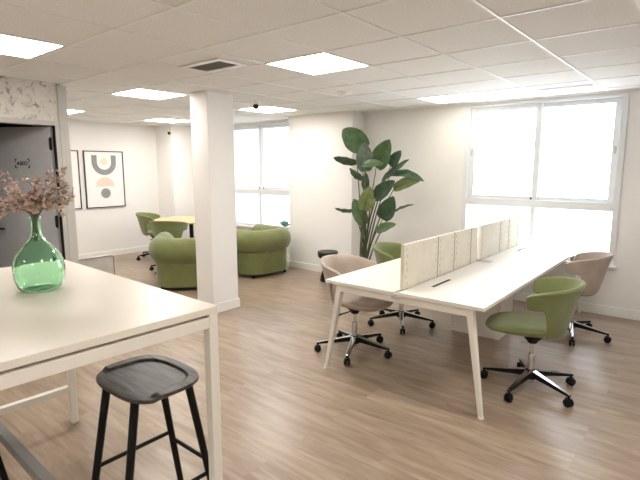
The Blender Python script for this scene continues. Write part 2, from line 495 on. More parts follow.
# ------------------------------------------------------------------ ceiling fittings
LAMPS = [(-2.49, 3.0, 'square ceiling light panel between the pillar and the desks'),
         (-4.89, 3.0, 'square ceiling light panel beside the top of the white pillar'),
         (-4.89, 4.8, 'square ceiling light panel near the window behind the pillar'),
         (-2.49, 5.4, 'square ceiling light panel just in front of the big window'),
         (-7.29, 3.0, 'square ceiling light panel half hidden by the grey door post'),
         (-7.29, 4.8, 'square ceiling light panel near the far corner above the round table'),
         (-3.69, 1.2, 'square ceiling light panel above the high white table'),
         (-.09, 3.0, 'unseen square ceiling light panel added right of the desks'),  # out of view like the three below, added to brighten the room
         (-.09, .6, 'unseen square ceiling light panel added above the camera side of the room'),
         (-2.49, -1.8, 'unseen square ceiling light panel added near the south wall'),
         (-.09, -1.8, 'unseen square ceiling light panel added in the south east corner')]
for k, (x, y, lab) in enumerate(LAMPS):
    if k == 0:
        lamp0 = thing('ceiling_light', lab, 'ceiling light', (x, y, H), 0, 'recessed square light panels')
        bm = B(); s = .287
        for a in (-1, 1):
            bb(bm, -s, s, a * s - .006, a * s + .006, -.008, 0); bb(bm, a * s - .006, a * s + .006, -s, s, -.008, 0)
        obj('light_frame', bm, M['tbar'], lamp0, smooth=False)
        bm = B(); bb(bm, -s + .006, s - .006, -s + .006, s - .006, -.005, 0)
        obj('diffuser', bm, M['lamp'], lamp0, smooth=False)
    else:
        lamp = dup(lamp0, (x, y, H), 0, lab)
        if (x, y) == (-2.49, 5.4):                   # a weaker, yellower tube
            for ch in [o for o in col.objects if o.parent == lamp and o.name.startswith('diffuser')]:
                ch.data = ch.data.copy(); ch.data.materials[0] = M['lampdim']

t = thing('air_vent', 'white rectangular ceiling air vent with a dark slotted grille', 'air vent', (-3.15, 2.50, H))
bm = B(); sx, sy, gx, gy = .245, .145, .195, .095
bb(bm, -sx, sx, gy, sy, -.014, 0); bb(bm, -sx, sx, -sy, -gy, -.014, 0); bb(bm, -sx, -gx, -gy, gy, -.014, 0); bb(bm, gx, sx, -gy, gy, -.014, 0)
obj('vent_frame', bm, M['tbar'], t, bevel=.003, smooth=False)
bm = B(); bb(bm, -gx, gx, -gy, gy, -.002, 0); obj('vent_backing', bm, M['ventdark'], t, smooth=False)
bm = B()
for k in range(8):
    y = -.08 + .023 * k
    box(bm, (0, y, -.009), (2 * gx, .015, .002), Matrix.Rotation(R(30), 4, 'X'))
obj('vent_slats', bm, plain('vent_slat_grey', (.46, .45, .43), .5), t, smooth=False)

t = thing('slot_vent', 'slim linear slot vent in the ceiling by the big window', 'air vent', (-1.27, 5.40, H))
bm = B(); bb(bm, -.25, .25, .022, .04, -.008, 0); bb(bm, -.25, .25, -.04, -.022, -.008, 0); bb(bm, -.25, -.235, -.022, .022, -.008, 0); bb(bm, .235, .25, -.022, .022, -.008, 0)
obj('vent_frame', bm, M['tbar'], t, smooth=False)
bm = B(); bb(bm, -.235, .235, -.022, .022, -.003, 0); obj('slot', bm, M['ventdark'], t, smooth=False)

t = thing('dome_camera', 'small dark ball camera on a white ceiling mount', 'security camera', (-4.42, 4.14, H))
bm = B(); lathe(bm, [(0, 0), (.055, 0), (.055, -.02), (.03, -.035), (0, -.036)], 20); obj('camera_mount', bm, M['trim'], t)
bm = B(); bmesh.ops.create_uvsphere(bm, u_segments=16, v_segments=10, radius=.036, matrix=Matrix.Translation((0, 0, -.062))); obj('camera_ball', bm, M['lens'], t)

t = thing('smoke_detector', 'flat round white smoke detector on the ceiling', 'smoke detector', (-3.16, 4.24, H))
bm = B(); lathe(bm, [(0, 0), (.085, 0), (.085, -.008), (.07, -.014), (0, -.015)], 28); obj('detector_body', bm, M['tbar'], t)
bm = B(); lathe(bm, [(0, -.015), (.045, -.015), (.042, -.028), (0, -.03)], 24); obj('detector_cap', bm, M['trim'], t)

t = thing('motion_sensor', 'tiny black motion sensor high on the far corner column', 'sensor', (-8.02, 5.31, 2.245))
bm = B(); bmesh.ops.create_uvsphere(bm, u_segments=14, v_segments=8, radius=.03, matrix=Matrix.Translation((0, -.016, 0))); obj('sensor_ball', bm, M['lens'], t)
bm = B(); tube(bm, (0, 0, 0), (0, -.012, 0), .022); obj('sensor_plate', bm, M['black'], t)

# ------------------------------------------------------------------ framed prints on the far wall
def print_frame(y, label):
    t = thing('framed_print', label, 'picture', (XW, y, .90), 0)
    w, hh = .715, 1.0; f = .016
    bm = B()
    bb(bm, 0, .03, -w / 2, -w / 2 + f, 0, hh); bb(bm, 0, .03, w / 2 - f, w / 2, 0, hh)
    bb(bm, 0, .03, -w / 2 + f, w / 2 - f, 0, f); bb(bm, 0, .03, -w / 2 + f, w / 2 - f, hh - f, hh)
    obj('frame', bm, M['artframe'], t, bevel=.002, smooth=False)
    bm = B(); bb(bm, .002, .018, -w / 2 + f, w / 2 - f, f, hh - f)
    sheet = obj('sheet', bm, M['paper'], t, smooth=False)
    return t, sheet
def flat_poly(bm, pts, x=.0185, th=.001):
    a = [bm.verts.new((x, y, z)) for y, z in pts]; b = [bm.verts.new((x + th, y, z)) for y, z in pts]
    bm.faces.new(a); bm.faces.new(list(reversed(b)))
    for k in range(len(pts)):
        bm.faces.new((a[k], a[(k + 1) % len(pts)], b[(k + 1) % len(pts)], b[k]))
def circle(cy, cz, r, n=32, a0=0, a1=360):
    return [(cy + r * math.cos(R(a0 + (a1 - a0) * k / n)), cz + r * math.sin(R(a0 + (a1 - a0) * k / n))) for k in range(n + (a1 - a0 < 360))]
def print_shapes(sheet):
    cz = .80
    bm = B()
    outer = circle(0, cz, .222, 28, 180, 360); inner = circle(0, cz, .128, 28, 360, 180)
    flat_poly(bm, [(-.222, .925)] + outer + [(.222, .925), (.128, .925)] + inner + [(-.128, .925)])
    obj('arch_shape', bm, M['artgrey'], sheet, smooth=False)
    bm = B(); flat_poly(bm, circle(0, .81, .066)); obj('sun_shape', bm, M['artbeige'], sheet, smooth=False)
    bm = B(); pts = []
    for k in range(61):
        a = 180 * k / 60; r = .165 + .010 * math.cos(R(a * 18))
        pts.append((r * math.cos(R(a)), .375 + r * 1.0 * math.sin(R(a))))
    flat_poly(bm, pts); obj('fan_shape', bm, M['artpink'], sheet, smooth=False)
    bm = B(); flat_poly(bm, circle(0, .255, .088)); obj('disc_shape', bm, M['artgrey'], sheet, smooth=False)
t, sheet = print_frame(4.245, 'framed abstract print with a grey arch, pink fan and grey disc')
print_shapes(sheet)
t, sheet = print_frame(3.445, 'framed print of which only a pale edge shows behind the door post')

# ------------------------------------------------------------------ swivel tub chairs
def lerp_table(tab, z):
    for (a, fa), (b, fb) in zip(tab, tab[1:]):
        if z <= b: return fa + (fb - fa) * max(0, (z - a) / (b - a))
    return tab[-1][1]
FLARE = [(.425, -.100), (.455, -.068), (.51, -.048), (.62, -.020), (.76, .012), (.83, .046)]
def chair_shell():
    bm = B()
    rad = .262; arm = .038; arc = math.pi * rad / 2; half = arc + arm
    NU, NV = 64, 12
    rows = []
    for j in range(NV + 1):
        v = j / NV; row = []
        for i in range(NU + 1):
            u = -1 + 2 * i / NU
            s = abs(u) * half; sg = 1 if u >= 0 else -1
            if s < arc:
                a = s / rad; px, py = rad * math.sin(a), -rad * math.cos(a); nx, ny = math.sin(a), -math.cos(a)
            else:
                px, py = rad, s - arc; nx, ny = 1, 0
            q = abs(u)
            ztop = .826 - .072 * (q ** 2) - .012 * max(0, (q - .9) / .1) ** 2
            k = min(1, max(0, (q - .60) / .13)); k = k * k * (3 - 2 * k)
            zbot = .43 + (.650 - .43) * k + .012 * max(0, (q - .9) / .1) ** 2
            z = zbot + (ztop - zbot) * v
            f = lerp_table(FLARE, z)
            row.append(bm.verts.new((sg * (px + nx * f), py + ny * f, z)))
        rows.append(row)
    grid_faces(bm, rows)
    return bm

def chair_seat():
    bm = B()
    prof = [(0, .422), (.45, .424), (.75, .434), (.93, .452), (1.0, .472), (.97, .492), (.84, .502), (.45, .496), (0, .493)]
    n = 40; rows = []
    for f, z in prof:
        if f == 0: continue
        row = []
        for x, y in superellipse(.228 * f, .258 * f, 2.7, n):
            front = max(0, y / .258)
            row.append(bm.verts.new((x * (1 + .07 * y / .258), y + .072, z - .014 * front ** 3)))
        rows.append(row)
    c0 = bm.verts.new((0, .072, .422)); c1 = bm.verts.new((0, .072, .495))
    grid_faces(bm, rows, True)
    for k in range(n):
        bm.faces.new((c0, rows[0][(k + 1) % n], rows[0][k])); bm.faces.new((rows[-1][k], rows[-1][(k + 1) % n], c1))
    return bm

def make_chair(name, label, fabric, base_deg, loc, deg, group):
    """deg: heading of the seat front (0 = +x); base_deg: heading of one spoke of the base"""
    rz = R(deg - 90)
    t = thing(name, label, 'chair', loc, rz, group)
    obj('backrest', chair_shell(), fabric, t, solid=.028, sub=1)
    obj('seat', chair_seat(), fabric, t, sub=1)
    bm = B(); lathe(bm, [(0, .345), (.030, .345), (.042, .365), (.085, .410), (.10, .430), (0, .430)], 24)
    mech = obj('mechanism', bm, M['black'], t)
    bm = B(); sweep(bm, [(.03, 0, .375), (.16, -.02, .372), (.205, -.03, .366)], [.006, .006, .009], 8); obj('lever', bm, M['black'], mech)
    bm = B(); tube(bm, (0, 0, .24), (0, 0, .35), .0145, seg=18); obj('gas_lift', bm, M['chrome'], t)
    bm = B(); lathe(bm, [(0, .045), (.024, .045), (.024, .25), (.020, .262), (.0, .262)], 18); obj('lift_sleeve', bm, M['alu'], t)
    bm = B(); lathe(bm, [(0, .078), (.046, .078), (.048, .132), (.030, .142), (0, .142)], 22); obj('hub', bm, M['black'], t)
    b0 = R(base_deg) - rz
    for k in range(5):
        a = b0 + k * 2 * math.pi / 5; c, s = math.cos(a), math.sin(a); rot = Matrix.Rotation(a, 4, 'Z')
        bm = B()
        fs = sqbar(bm, (.02, 0, .118), (.335, 0, .080), .046, .046, w1=.024, h1=.018)
        bmesh.ops.recalc_face_normals(bm, faces=bm.faces[:])
        for f in bm.faces:
            f.material_index = 0 if f.normal.z > .7 else 1
        bmesh.ops.transform(bm, matrix=rot, verts=bm.verts[:])
        arm = obj('base_arm', bm, [M['alu'], M['black']], t, bevel=.004, smooth=False)
        bm = B()
        for sd in (-1, 1):
            prof = [(0, -.010), (.022, -.010), (.029, -.005), (.029, .006), (.02, .010), (0, .011)]
            bw_ = B(); lathe(bw_, [(r_, z_ * sd) for r_, z_ in prof], 18)
            bmesh.ops.transform(bw_, matrix=Matrix.Translation((.325, sd * .014, .0292)) @ Matrix.Rotation(R(90), 4, 'X'), verts=bw_.verts[:])
            me_ = bpy.data.meshes.new('tmp'); bw_.to_mesh(me_); bw_.free(); bm.from_mesh(me_); bpy.data.meshes.remove(me_)
        tube(bm, (.325, 0, .045), (.325, 0, .083), .008, seg=10)
        box(bm, (.322, 0, .050), (.040, .012, .020))
        bmesh.ops.transform(bm, matrix=rot @ Matrix.Rotation(0, 4, 'Z'), verts=bm.verts[:])
        obj('caster', bm, M['black'], t)
    return t
g = 'swivel tub chairs at the white desks'
make_chair('swivel_chair', 'dusty beige tub chair at the near left end of the desk', M['pink'], 7, (-2.355, 3.335, 0), 1, g)
make_chair('swivel_chair', 'green tub chair on the plant side of the desk screens', M['green'], 15, (-2.415, 4.25, 0), 2, g)
make_chair('swivel_chair', 'green tub chair on the open right side of the desk', M['green'], 46, (-.94, 3.57, 0), 191, g)
make_chair('swivel_chair', 'pale beige tub chair at the desk end by the big window', M['pink'], 286, (-.985, 5.0, 0), 184, g)
g = 'swivel chairs at the round table'
make_chair('swivel_chair', 'green tub chair left of the round wooden table', M['green'], 190, (-7.66, 4.68, 0), 45, g)
make_chair('swivel_chair', 'green tub chair seen from behind before the round table', M['green'], 215, (-6.52, 4.24, 0), 125, g)

# ------------------------------------------------------------------ bench desk for four
DX0, DX1, DYA, DYB, DH = -2.305, -1.05, 2.87, 5.88, .74
DROT = R(.6)
MX, MY = (DX0 + DX1) / 2, (DYA + DYB) / 2
t = thing('bench_desk', 'long white four-seat bench desk with splayed legs by the big window', 'desk', (MX, DYA, 0), DROT)
L = DYB - DYA; hw = (DX1 - DX0) / 2
for sx in (-1, 1):
    for k in range(2):
        bm = B(); y0 = .0 if k == 0 else L / 2 + .002; y1 = L / 2 - .002 if k == 0 else L
        x0, x1 = (-hw, -.018) if sx < 0 else (.018, hw)
        bb(bm, x0, x1, y0, y1, DH - .025, DH)
        top = obj('desktop', bm, M['desk'], t, bevel=.002, smooth=False)
        bm = B(); yc = .45 if k == 0 else L / 2 + .95
        bb(bm, sx * .135 - .012, sx * .135 + .012, yc - .15, yc + .15, DH - .001, DH + .0012)
        obj('cable_slot', bm, M['black'] if sx > 0 else M['tablemetal'], top, smooth=False)
bm = B()
for yy in (.03, L / 2 - .03, L - .08):
    bb(bm, -hw + .085, hw - .085, yy, yy + .05, DH - .085, DH - .028)
for sx in (-1, 1):
    bb(bm, sx * (hw - .50) - .02, sx * (hw - .50) + .02, .08, L - .08, DH - .075, DH - .0265)
obj('underframe', bm, M['deskmetal'], t, bevel=.003, smooth=False)
for yy in (.055, L - .055):
    for sx in (-1, 1):
        bm = B(); sqbar(bm, (sx * (hw - .11), yy, DH - .03), (sx * (hw + .004), yy - (.03 if yy < 1 else -.03), .012), .05, .05, up=(0, 1, 0), w1=.032, h1=.032)
        leg = obj('leg', bm, M['deskmetal'], t, bevel=.008, smooth=False)
        bm = B(); lathe(bm, [(0, 0), (.02, 0), (.02, .012), (.014, .016), (0, .016)], 14, c=(sx * (hw + .005), yy - (.03 if yy < 1 else -.03), 0))
        obj('foot', bm, M['trim'], leg)
bm = B(); bb(bm, -.235, .235, L / 2 + .03, L / 2 + .40, .0, DH - .09)
obj('cable_cabinet', bm, M['desk'], t, bevel=.003, smooth=False)
bm = B(); bb(bm, -.035, .035, -.004, .002, DH - .05, DH - .03); obj('frame_clip', bm, M['greyframe'], t, smooth=False)
bm = B(); bb(bm, .02, .14, L / 2 - .06, L / 2 + .06, DH + .0, DH + .003); obj('cable_flap', bm, plain('satin_steel', (.55, .55, .53), .3, metal=1), t, bevel=.001, smooth=False)

MOTIF = plain('felt_motif', (.58, .53, .43), .95)
# felt screens down the middle of the desk
def screen(y0, y1, seams, label):
    t = thing('desk_screen', label, 'desk screen', (MX - (y0 - DYA) * math.sin(DROT), DYA + (y0 - DYA) * math.cos(DROT), DH), DROT, 'felt desk screens')
    edges = [0] + [s - y0 for s in seams] + [y1 - y0]
    for k, (a, b) in enumerate(zip(edges, edges[1:])):
        bm = B(); bb(bm, -.014, .014, a + .004, b - .004, .002, .325)
        if b - a > .2:
            for c in range(6):
                z = .04 + c * .05
                for (yy, w_) in ((a + .045, 1), (b - .04, .8)):
                    sz = .012 * w_; before = set(bm.faces)
                    bmesh.ops.create_uvsphere(bm, u_segments=8, v_segments=6, radius=1, matrix=Matrix.Translation((.0135, yy + .006 * (-1) ** c, z)) @ Matrix.Diagonal((.0022, sz * .8, sz * 1.3, 1)))
                    for f in bm.faces:
                        if f not in before: f.material_index = 1
        obj('felt_panel', bm, [M['screen'], MOTIF], t, bevel=.005, smooth=False)
    for s in edges[1:-1]:
        bm = B(); bb(bm, -.0155, .0155, s - .005, s + .005, .002, .326); obj('seam', bm, plain('felt_seam', (.30, .26, .20), .9), t, smooth=False)
    for yy in (.12, y1 - y0 - .12):
        bm = B(); bb(bm, -.017, .017, yy - .03, yy + .03, -.05, .004); obj('clamp', bm, M['deskmetal'], t, bevel=.002, smooth=False)
screen(2.95, 4.345, [3.50, 3.815, 4.175], 'beige felt desk screen nearest the beige tub chair')
screen(4.41, 5.70, [4.955, 5.225, 5.53], 'beige felt desk screen at the window end of the desk')

# ------------------------------------------------------------------ high table, bottle, dried branches, stools
TX0, TX1, TY0, TY1, TH = -3.04, -1.516, .28, 1.19, 1.05
TROT = R(-1.6)
_c = Vector((-(TX1 - TX0) / 2, -(TY1 - TY0) / 2, 0)); _c.rotate(Matrix.Rotation(TROT, 3, 'Z'))
TPOS = (TX1 + _c.x, TY1 + _c.y, 0)      # turned slightly about its far right corner
t = thing('high_table', 'high white bar table with a square metal frame', 'table', TPOS, TROT)
hx, hy = (TX1 - TX0) / 2, (TY1 - TY0) / 2
bm = B(); bb(bm, -hx, hx, -hy, hy, TH - .028, TH); obj('tabletop', bm, M['tabletop'], t, bevel=.002, smooth=False)
lg = .042; iz = .001
for sx in (-1, 1):
    for sy in (-1, 1):
        bm = B(); cx, cy = sx * (hx - lg / 2 - iz), sy * (hy - lg / 2 - iz)
        bb(bm, cx - lg / 2, cx + lg / 2, cy - lg / 2, cy + lg / 2, .01, TH - .040)
        leg = obj('leg', bm, M['tablemetal'], t, bevel=.003, smooth=False)
        bm = B(); bb(bm, cx - .02, cx + .02, cy - .02, cy + .02, 0, .0105); obj('foot', bm, M['greyframe'], leg, smooth=False)
ra, rb = TH - .084, TH - .040
for sy in (-1, 1):
    bm = B(); cy = sy * (hy - .021 - iz); bb(bm, -hx + .043, hx - .043, cy - .02, cy + .02, ra, rb); obj('apron_rail', bm, M['tablemetal'], t, bevel=.002, smooth=False)
for sx in (-1, 1):
    for sy in (-1, 1):
        xa, ya = sx * (hx - .001), sy * (hy - .001)
        bm = B(); bb(bm, min(xa, xa - sx * .36), max(xa, xa - sx * .36), min(ya, ya - sy * .04), max(ya, ya - sy * .04), TH - .0402, TH - .0278)
        obj('spacer', bm, M['tablemetal'], t, smooth=False)
for sx in (-1, 1):
    bm = B(); cx = sx * (hx - .021 - iz); bb(bm, cx - .02, cx + .02, -hy + .043, hy - .043, ra, rb); obj('apron_rail', bm, M['tablemetal'], t, bevel=.002, smooth=False)
    bm = B(); bb(bm, cx - .02, cx + .02, -hy + .043, hy - .043, .215, .255); obj('foot_rail', bm, M['tablemetal'], t, bevel=.002, smooth=False)
bm = B(); bb(bm, -hx + .041, hx - .041, -.045, .0, .205, .255); obj('stretcher', bm, plain('stretcher_grey', (.22, .215, .21), .45), t, bevel=.002, smooth=False)  # darker grey than the cream rails of the table

VX, VY = -2.348, .842
t = thing('glass_bottle', 'round green glass demijohn bottle on the high table', 'bottle', (VX, VY, TH))
prof = [(.0, .012), (.045, .008), (.075, .004), (.090, .016), (.103, .055), (.106, .100), (.101, .138), (.086, .172), (.062, .202), (.037, .228), (.024, .254), (.0205, .290), (.0205, .322), (.024, .328), (.024, .336), (.021, .338)]
inner = [(r - .0042, z + (.004 if z < .03 else 0)) for r, z in reversed(prof[1:-1])]
bm = B(); lathe(bm, prof + [(.0175, .336)] + inner[1:] + [(0, .016)], 40)
obj('bottle_glass', bm, M['glass'], t, angle=70)

rng = random.Random(11)
def dried_branch(k, tip, kind):
    """one dried branch: from inside the bottle neck up and outwards, leaves along its upper half"""
    t = thing('dried_branch', 'dried pinkish brown leafy branch standing in the green bottle', 'dried flower', (VX, VY, TH + .012), 0, 'dried branches in the green bottle')
    a = Vector((rng.uniform(-.010, .010), rng.uniform(-.010, .010), .215)); n = Vector((rng.uniform(-.009, .009), rng.uniform(-.009, .009), .31))
    tip = Vector(tip)
    pts = []
    for i in range(5): pts.append(a.lerp(n, i / 4))
    c = n + Vector((tip.x * .25, tip.y * .25, .10))
    path = []
    for i in range(1, 13):
        s = i / 12
        path.append(n * (1 - s) ** 2 + c * 2 * s * (1 - s) + tip * s * s)
    bm = B(); sweep(bm, pts + path, [.0022] * 5 + [.0022 - .0014 * i / 12 for i in range(12)], 6)
    twigs = []
    for i in range(3, 12, 2):
        p = path[i]; d = Vector((rng.uniform(-1, 1), rng.uniform(-1, 1), rng.uniform(-.2, .9))).normalized() * rng.uniform(.03, .06)
        sweep(bm, [p, p + d * .5 + Vector((0, 0, .006)), p + d], [.0012, .001, .0006], 5); twigs.append((p, d))
    obj('stem', bm, M['twig'], t)
    bm = B()
    spots = []
    for i in range(4, 12):
        for q in range(1): spots.append(path[i] + Vector((rng.uniform(-.01, .01), rng.uniform(-.01, .01), rng.uniform(-.01, .01))))
    for p, d in twigs:
        for q in range(2): spots.append(p + d * rng.uniform(.4, 1.05))
    spots += [tip] * 2
    for p in spots:
        ax = Vector((rng.uniform(-1, 1), rng.uniform(-1, 1), rng.uniform(-.5, 1))).normalized()
        u, v = ring_frame(ax)
        th = rng.uniform(0, 6.28); w = u * math.cos(th) + v * math.sin(th); nn = ax.cross(w)
        ln = rng.uniform(.020, .036); wd = ln * (rng.uniform(.22, .36) if kind == 0 else rng.uniform(.36, .5)); cup = rng.uniform(.1, .3) * ln
        rows = []
        for j in range(5):
            s = j / 4; ww = wd * math.sin(math.pi * (.12 + .86 * s)) ; base = p + ax * ln * s + nn * cup * math.sin(math.pi * s)
            rows.append([bm.verts.new(base - w * ww + nn * cup * .4), bm.verts.new(base), bm.verts.new(base + w * ww + nn * cup * .4)])
        grid_faces(bm, rows)
    obj('leaves', bm, M['dried'] if kind == 0 else M['dried2'], t, solid=.0006, fix=False)
# unit vectors: right of the picture is about (.77,.64), away from the eye about (-.64,.77)
RT = Vector((.772, .636, 0)); AW = Vector((-.636, .772, 0))
tips = [(-.19, .00, .47, 0), (-.15, .05, .51, 0), (-.11, -.04, .525, 0), (-.21, -.05, .42, 0), (-.20, .03, .375, 0), (-.10, .04, .45, 0),
        (-.05, -.05, .42, 1), (.00, .03, .45, 1), (.05, -.03, .50, 0), (.07, .05, .53, 0), (.10, -.02, .49, 0), (.14, .04, .535, 1),
        (.165, -.03, .48, 1), (.175, .03, .43, 1), (.13, .05, .40, 1), (-.06, .06, .39, 1), (.04, -.06, .385, 1), (.15, -.05, .38, 1), (-.16, -.06, .335, 0), (-.22, .02, .335, 0), (.02, .06, .385, 1)]
for k, (r_, a_, z_, kind) in enumerate(tips):
    p = RT * (r_ * .97 - .012) + AW * a_
    dried_branch(k, (p.x, p.y, z_ - .028), kind)

def make_stool(label, loc, rz):
    t = thing('bar_stool', label, 'stool', loc, rz, 'black wooden bar stools')
    SA, SB, SZ_ = .225, .168, .724
    # saddle seat: scooped, with a raised lip at the back (+y) and both ends
    bm = B(); NR, NS = 34, 96
    def top(x, y):
        u, v = x / SA, y / SB
        m = (abs(u) ** 3 + abs(v) ** 3) ** (1 / 3)
        k = 1 if v < -.62 else min(1, max(0, (.80 - max((abs(u) ** 3 + max(0, v) ** 3) ** (1 / 3), 0)) / .035))
        if v < -.45 and m > .76: k = max(k, min(1, max(0, (-.45 - v) / .12)))
        k = k * k * (3 - 2 * k)
        return SZ_ - .010 * k
    rings = []
    for j in range(1, NR + 1):
        f = j / NR
        rings.append([bm.verts.new((x, y, top(x, y))) for x, y in superellipse(SA * f, SB * f, 3, NS)])
    c = bm.verts.new((0, 0, top(0, 0)))
    for k in range(NS): bm.faces.new((c, rings[0][k], rings[0][(k + 1) % NS]))
    low = [[bm.verts.new((x * f, y * f, top(x, y) - dz)) for x, y in superellipse(SA, SB, 3, NS)] for f, dz in ((1.006, .004), (1.004, .013), (.96, .021))]
    grid_faces(bm, rings + low, True)
    bm.faces.new(list(reversed(low[-1])))
    obj('seat', bm, M['stool'], t, angle=50)
    tops = {}
    for nm, sx, sy in (('a', -1, -1), ('b', 1, -1), ('c', 1, 1), ('d', -1, 1)):
        p0 = Vector((sx * .112, sy * .122, SZ_ - .034)); p1 = Vector((sx * .145, sy * .238, .0))
        bm = B(); tube(bm, p1, p0, .0145, .0175, 16); obj('leg', bm, M['stoolleg'], t)
        tops[nm] = (p0, p1)
    def at(nm, z):
        p0, p1 = tops[nm]; return p1.lerp(p0, z / p0.z)
    for a, b, z in (('a', 'd', .33), ('b', 'c', .22), ('c', 'd', .29), ('a', 'b', .25)):
        bm = B(); tube(bm, at(a, z), at(b, z), .0095, seg=12); obj('stretcher', bm, M['stoolleg'], t)
    return t
st = make_stool('black wooden bar stool with a scooped saddle seat under the high table', (-1.82, 1.04, 0), 0)
dup(st, (-2.70, .46, 0), R(180), 'second black bar stool of which only a leg shows at the lower left')

# grey low-backed lounge seat beyond the partition, its back towards the high table
t = thing('lounge_chair', 'grey upholstered low lounge chair peeping out behind the high table', 'armchair', (-5.58, 2.41, 0), R(90))
bm = B(); bb(bm, -.265, .265, -.33, -.25, .14, .625); b_ = obj('backrest', bm, M['greyfab'], t, bevel=.022)
bm = B(); sweep(bm, [(-.255, -.332, .15), (-.255, -.332, .605), (-.24, -.332, .618), (.24, -.332, .618), (.255, -.332, .605), (.255, -.332, .15)], .004, 6); obj('piping', bm, M['piping'], b_)
bm = B(); bb(bm, -.265, .265, -.245, .33, .14, .40); obj('seat', bm, M['greyfab'], t, bevel=.04)
for sx in (-1, 1):
    for sy in (-1, 1):
        bm = B(); tube(bm, (sx * .21, sy * .26, 0), (sx * .21, sy * .26, .142), .014, .018); obj('leg', bm, M['black'], t)

# ------------------------------------------------------------------ green club armchairs
def upath(hw, yb, yf, rc, n=10):
    """U-shaped path open to +y: from left front round the back to right front"""
    p = [(-hw, yf), (-hw, (yf + yb + rc) / 2)]
    for k in range(n + 1):
        a = R(180 + 90 * k / n); p.append((-hw + rc + rc * math.cos(a), yb + rc + rc * math.sin(a)))
    for k in range(n + 1):
        a = R(270 + 90 * k / n); p.append((hw - rc + rc * math.cos(a), yb + rc + rc * math.sin(a)))
    p += [(hw, (yf + yb + rc) / 2), (hw, yf)]
    return p
def armchair(label, loc, rz):
    t = thing('club_armchair', label, 'armchair', loc, rz, 'green club armchairs')
    # outer tub wall
    bm = B(); rows = []
    out = upath(.405, -.375, .40, .25); inn = upath(.25, -.22, .40, .12)
    for pts, z in ((out, .045), (out, .385)): rows.append([bm.verts.new((x, y, z)) for x, y in pts])
    for pts, z in ((inn, .385), (inn, .045)): rows.append([bm.verts.new((x, y, z)) for x, y in pts])
    rows.append(rows[0]); grid_faces(bm, rows)
    for k in (0, -1): bm.faces.new([r_[k] for r_ in rows[:4]])
    obj('tub_wall', bm, M['sofagreen'], t, bevel=.02)
    # rolled back and arms
    bm = B(); path = [(x, y, .53) for x, y in upath(.345, -.315, .40, .22, 12)]
    e = [Vector((-.345, .47, .53))] ; f = [Vector((.345, .47, .53))]
    pp = [Vector((-.345, .455, .53)), Vector((-.345, .44, .53))] + [Vector(p) for p in path] + [Vector((.345, .44, .53)), Vector((.345, .455, .53))]
    rr = [.10, .14] + [.168] * len(path) + [.14, .10]
    sweep(bm, pp, rr, 22, True, (.86, 1.0), up=(0, 0, 1))
    obj('rolled_arm', bm, M['sofagreen'], t, angle=60)
    bm = B(); box(bm, (0, .11, .34), (.50, .60, .17)); obj('seat_cushion', bm, M['sofagreen'], t, bevel=.05)
    bm = B(); box(bm, (0, .07, .16), (.50, .58, .19)); obj('seat_base', bm, M['sofagreen'], t, bevel=.02)
    for sx in (-1, 1):
        for sy in (-1, 1):
            bm = B(); tube(bm, (sx * .31, sy * .28, 0), (sx * .31, sy * .28, .048), .022, .028); obj('foot', bm, M['black'], t)
armchair('green club armchair left of the white pillar with its back to us', (-5.55, 3.87, 0), R(50))
armchair('green club armchair right of the white pillar below the window', (-5.40, 5.03, 0), R(86))

# ------------------------------------------------------------------ round table
t = thing('round_table', 'round table with a light oak top by the far wall', 'table', (-6.93, 4.93, 0))
bm = B(); lathe(bm, [(0, .712), (.575, .712), (.60, .718), (.60, .738), (.595, .74), (0, .74)], 56); obj('tabletop', bm, M['oak'], t)
bm = B(); lathe(bm, [(0, .03), (.035, .03), (.035, .70), (.12, .712), (0, .712)], 20); obj('pedestal', bm, M['blackmetal'], t)
bm = B(); lathe(bm, [(0, 0), (.27, 0), (.27, .012), (.05, .03), (0, .03)], 32); obj('base', bm, M['blackmetal'], t)

# black hourglass side table
t = thing('side_table', 'small black hourglass side table beside the tall plant', 'side table', (-4.20, 5.27, 0))
bm = B(); lathe(bm, [(0, 0), (.105, 0), (.110, .01), (.098, .08), (.072, .17), (.058, .24), (.062, .27), (.10, .325), (.128, .345), (.14, .36), (.14, .375), (0, .375)], 36); obj('stem', bm, M['blackmetal'], t, angle=50)
bm = B(); lathe(bm, [(0, .376), (.14, .376), (.145, .385), (.145, .425), (.138, .432), (0, .432)], 36); obj('top', bm, plain('dark_grey_top', (.022, .021, .021), .5), t)

# succulent on the window ledge
t = thing('potted_succulent', 'small teal succulent on the window sill behind the green armchair', 'plant', (-5.665, 5.913, .56))
bm = B(); lathe(bm, [(0, 0), (.022, 0), (.028, .05), (.026, .055), (0, .052)], 18); obj('pot', bm, M['trim'], t)
bm = B()
for k in range(22):
    a = k * 2.4; el = R(20 + 3.2 * k); ln = .15 - .003 * k
    dv = Vector((math.cos(a) * math.cos(el), math.sin(a) * math.cos(el) * .2, math.sin(el)))
    p0 = Vector((0, 0, .055)); sweep(bm, [p0, p0 + dv * ln * .45, p0 + dv * ln * .8, p0 + dv * ln], [.007, .020, .016, .003], 6)
obj('leaves', bm, M['succ'], t)

# ------------------------------------------------------------------ bird-of-paradise plant
PXc, PYc = -3.60, 5.30
plant = thing('bird_of_paradise_plant', 'tall potted plant with big paddle leaves in the corner by the window', 'plant', (PXc, PYc, 0))
bm = B(); lathe(bm, [(0, 0), (.13, 0), (.165, .30), (.172, .31), (.16, .315), (.15, .28), (0, .28)], 32); obj('pot', bm, M['pot'], plant)
bm = B(); lathe(bm, [(0, .281), (.149, .281), (.10, .295), (0, .30)], 24); obj('soil', bm, M['soil'], plant)
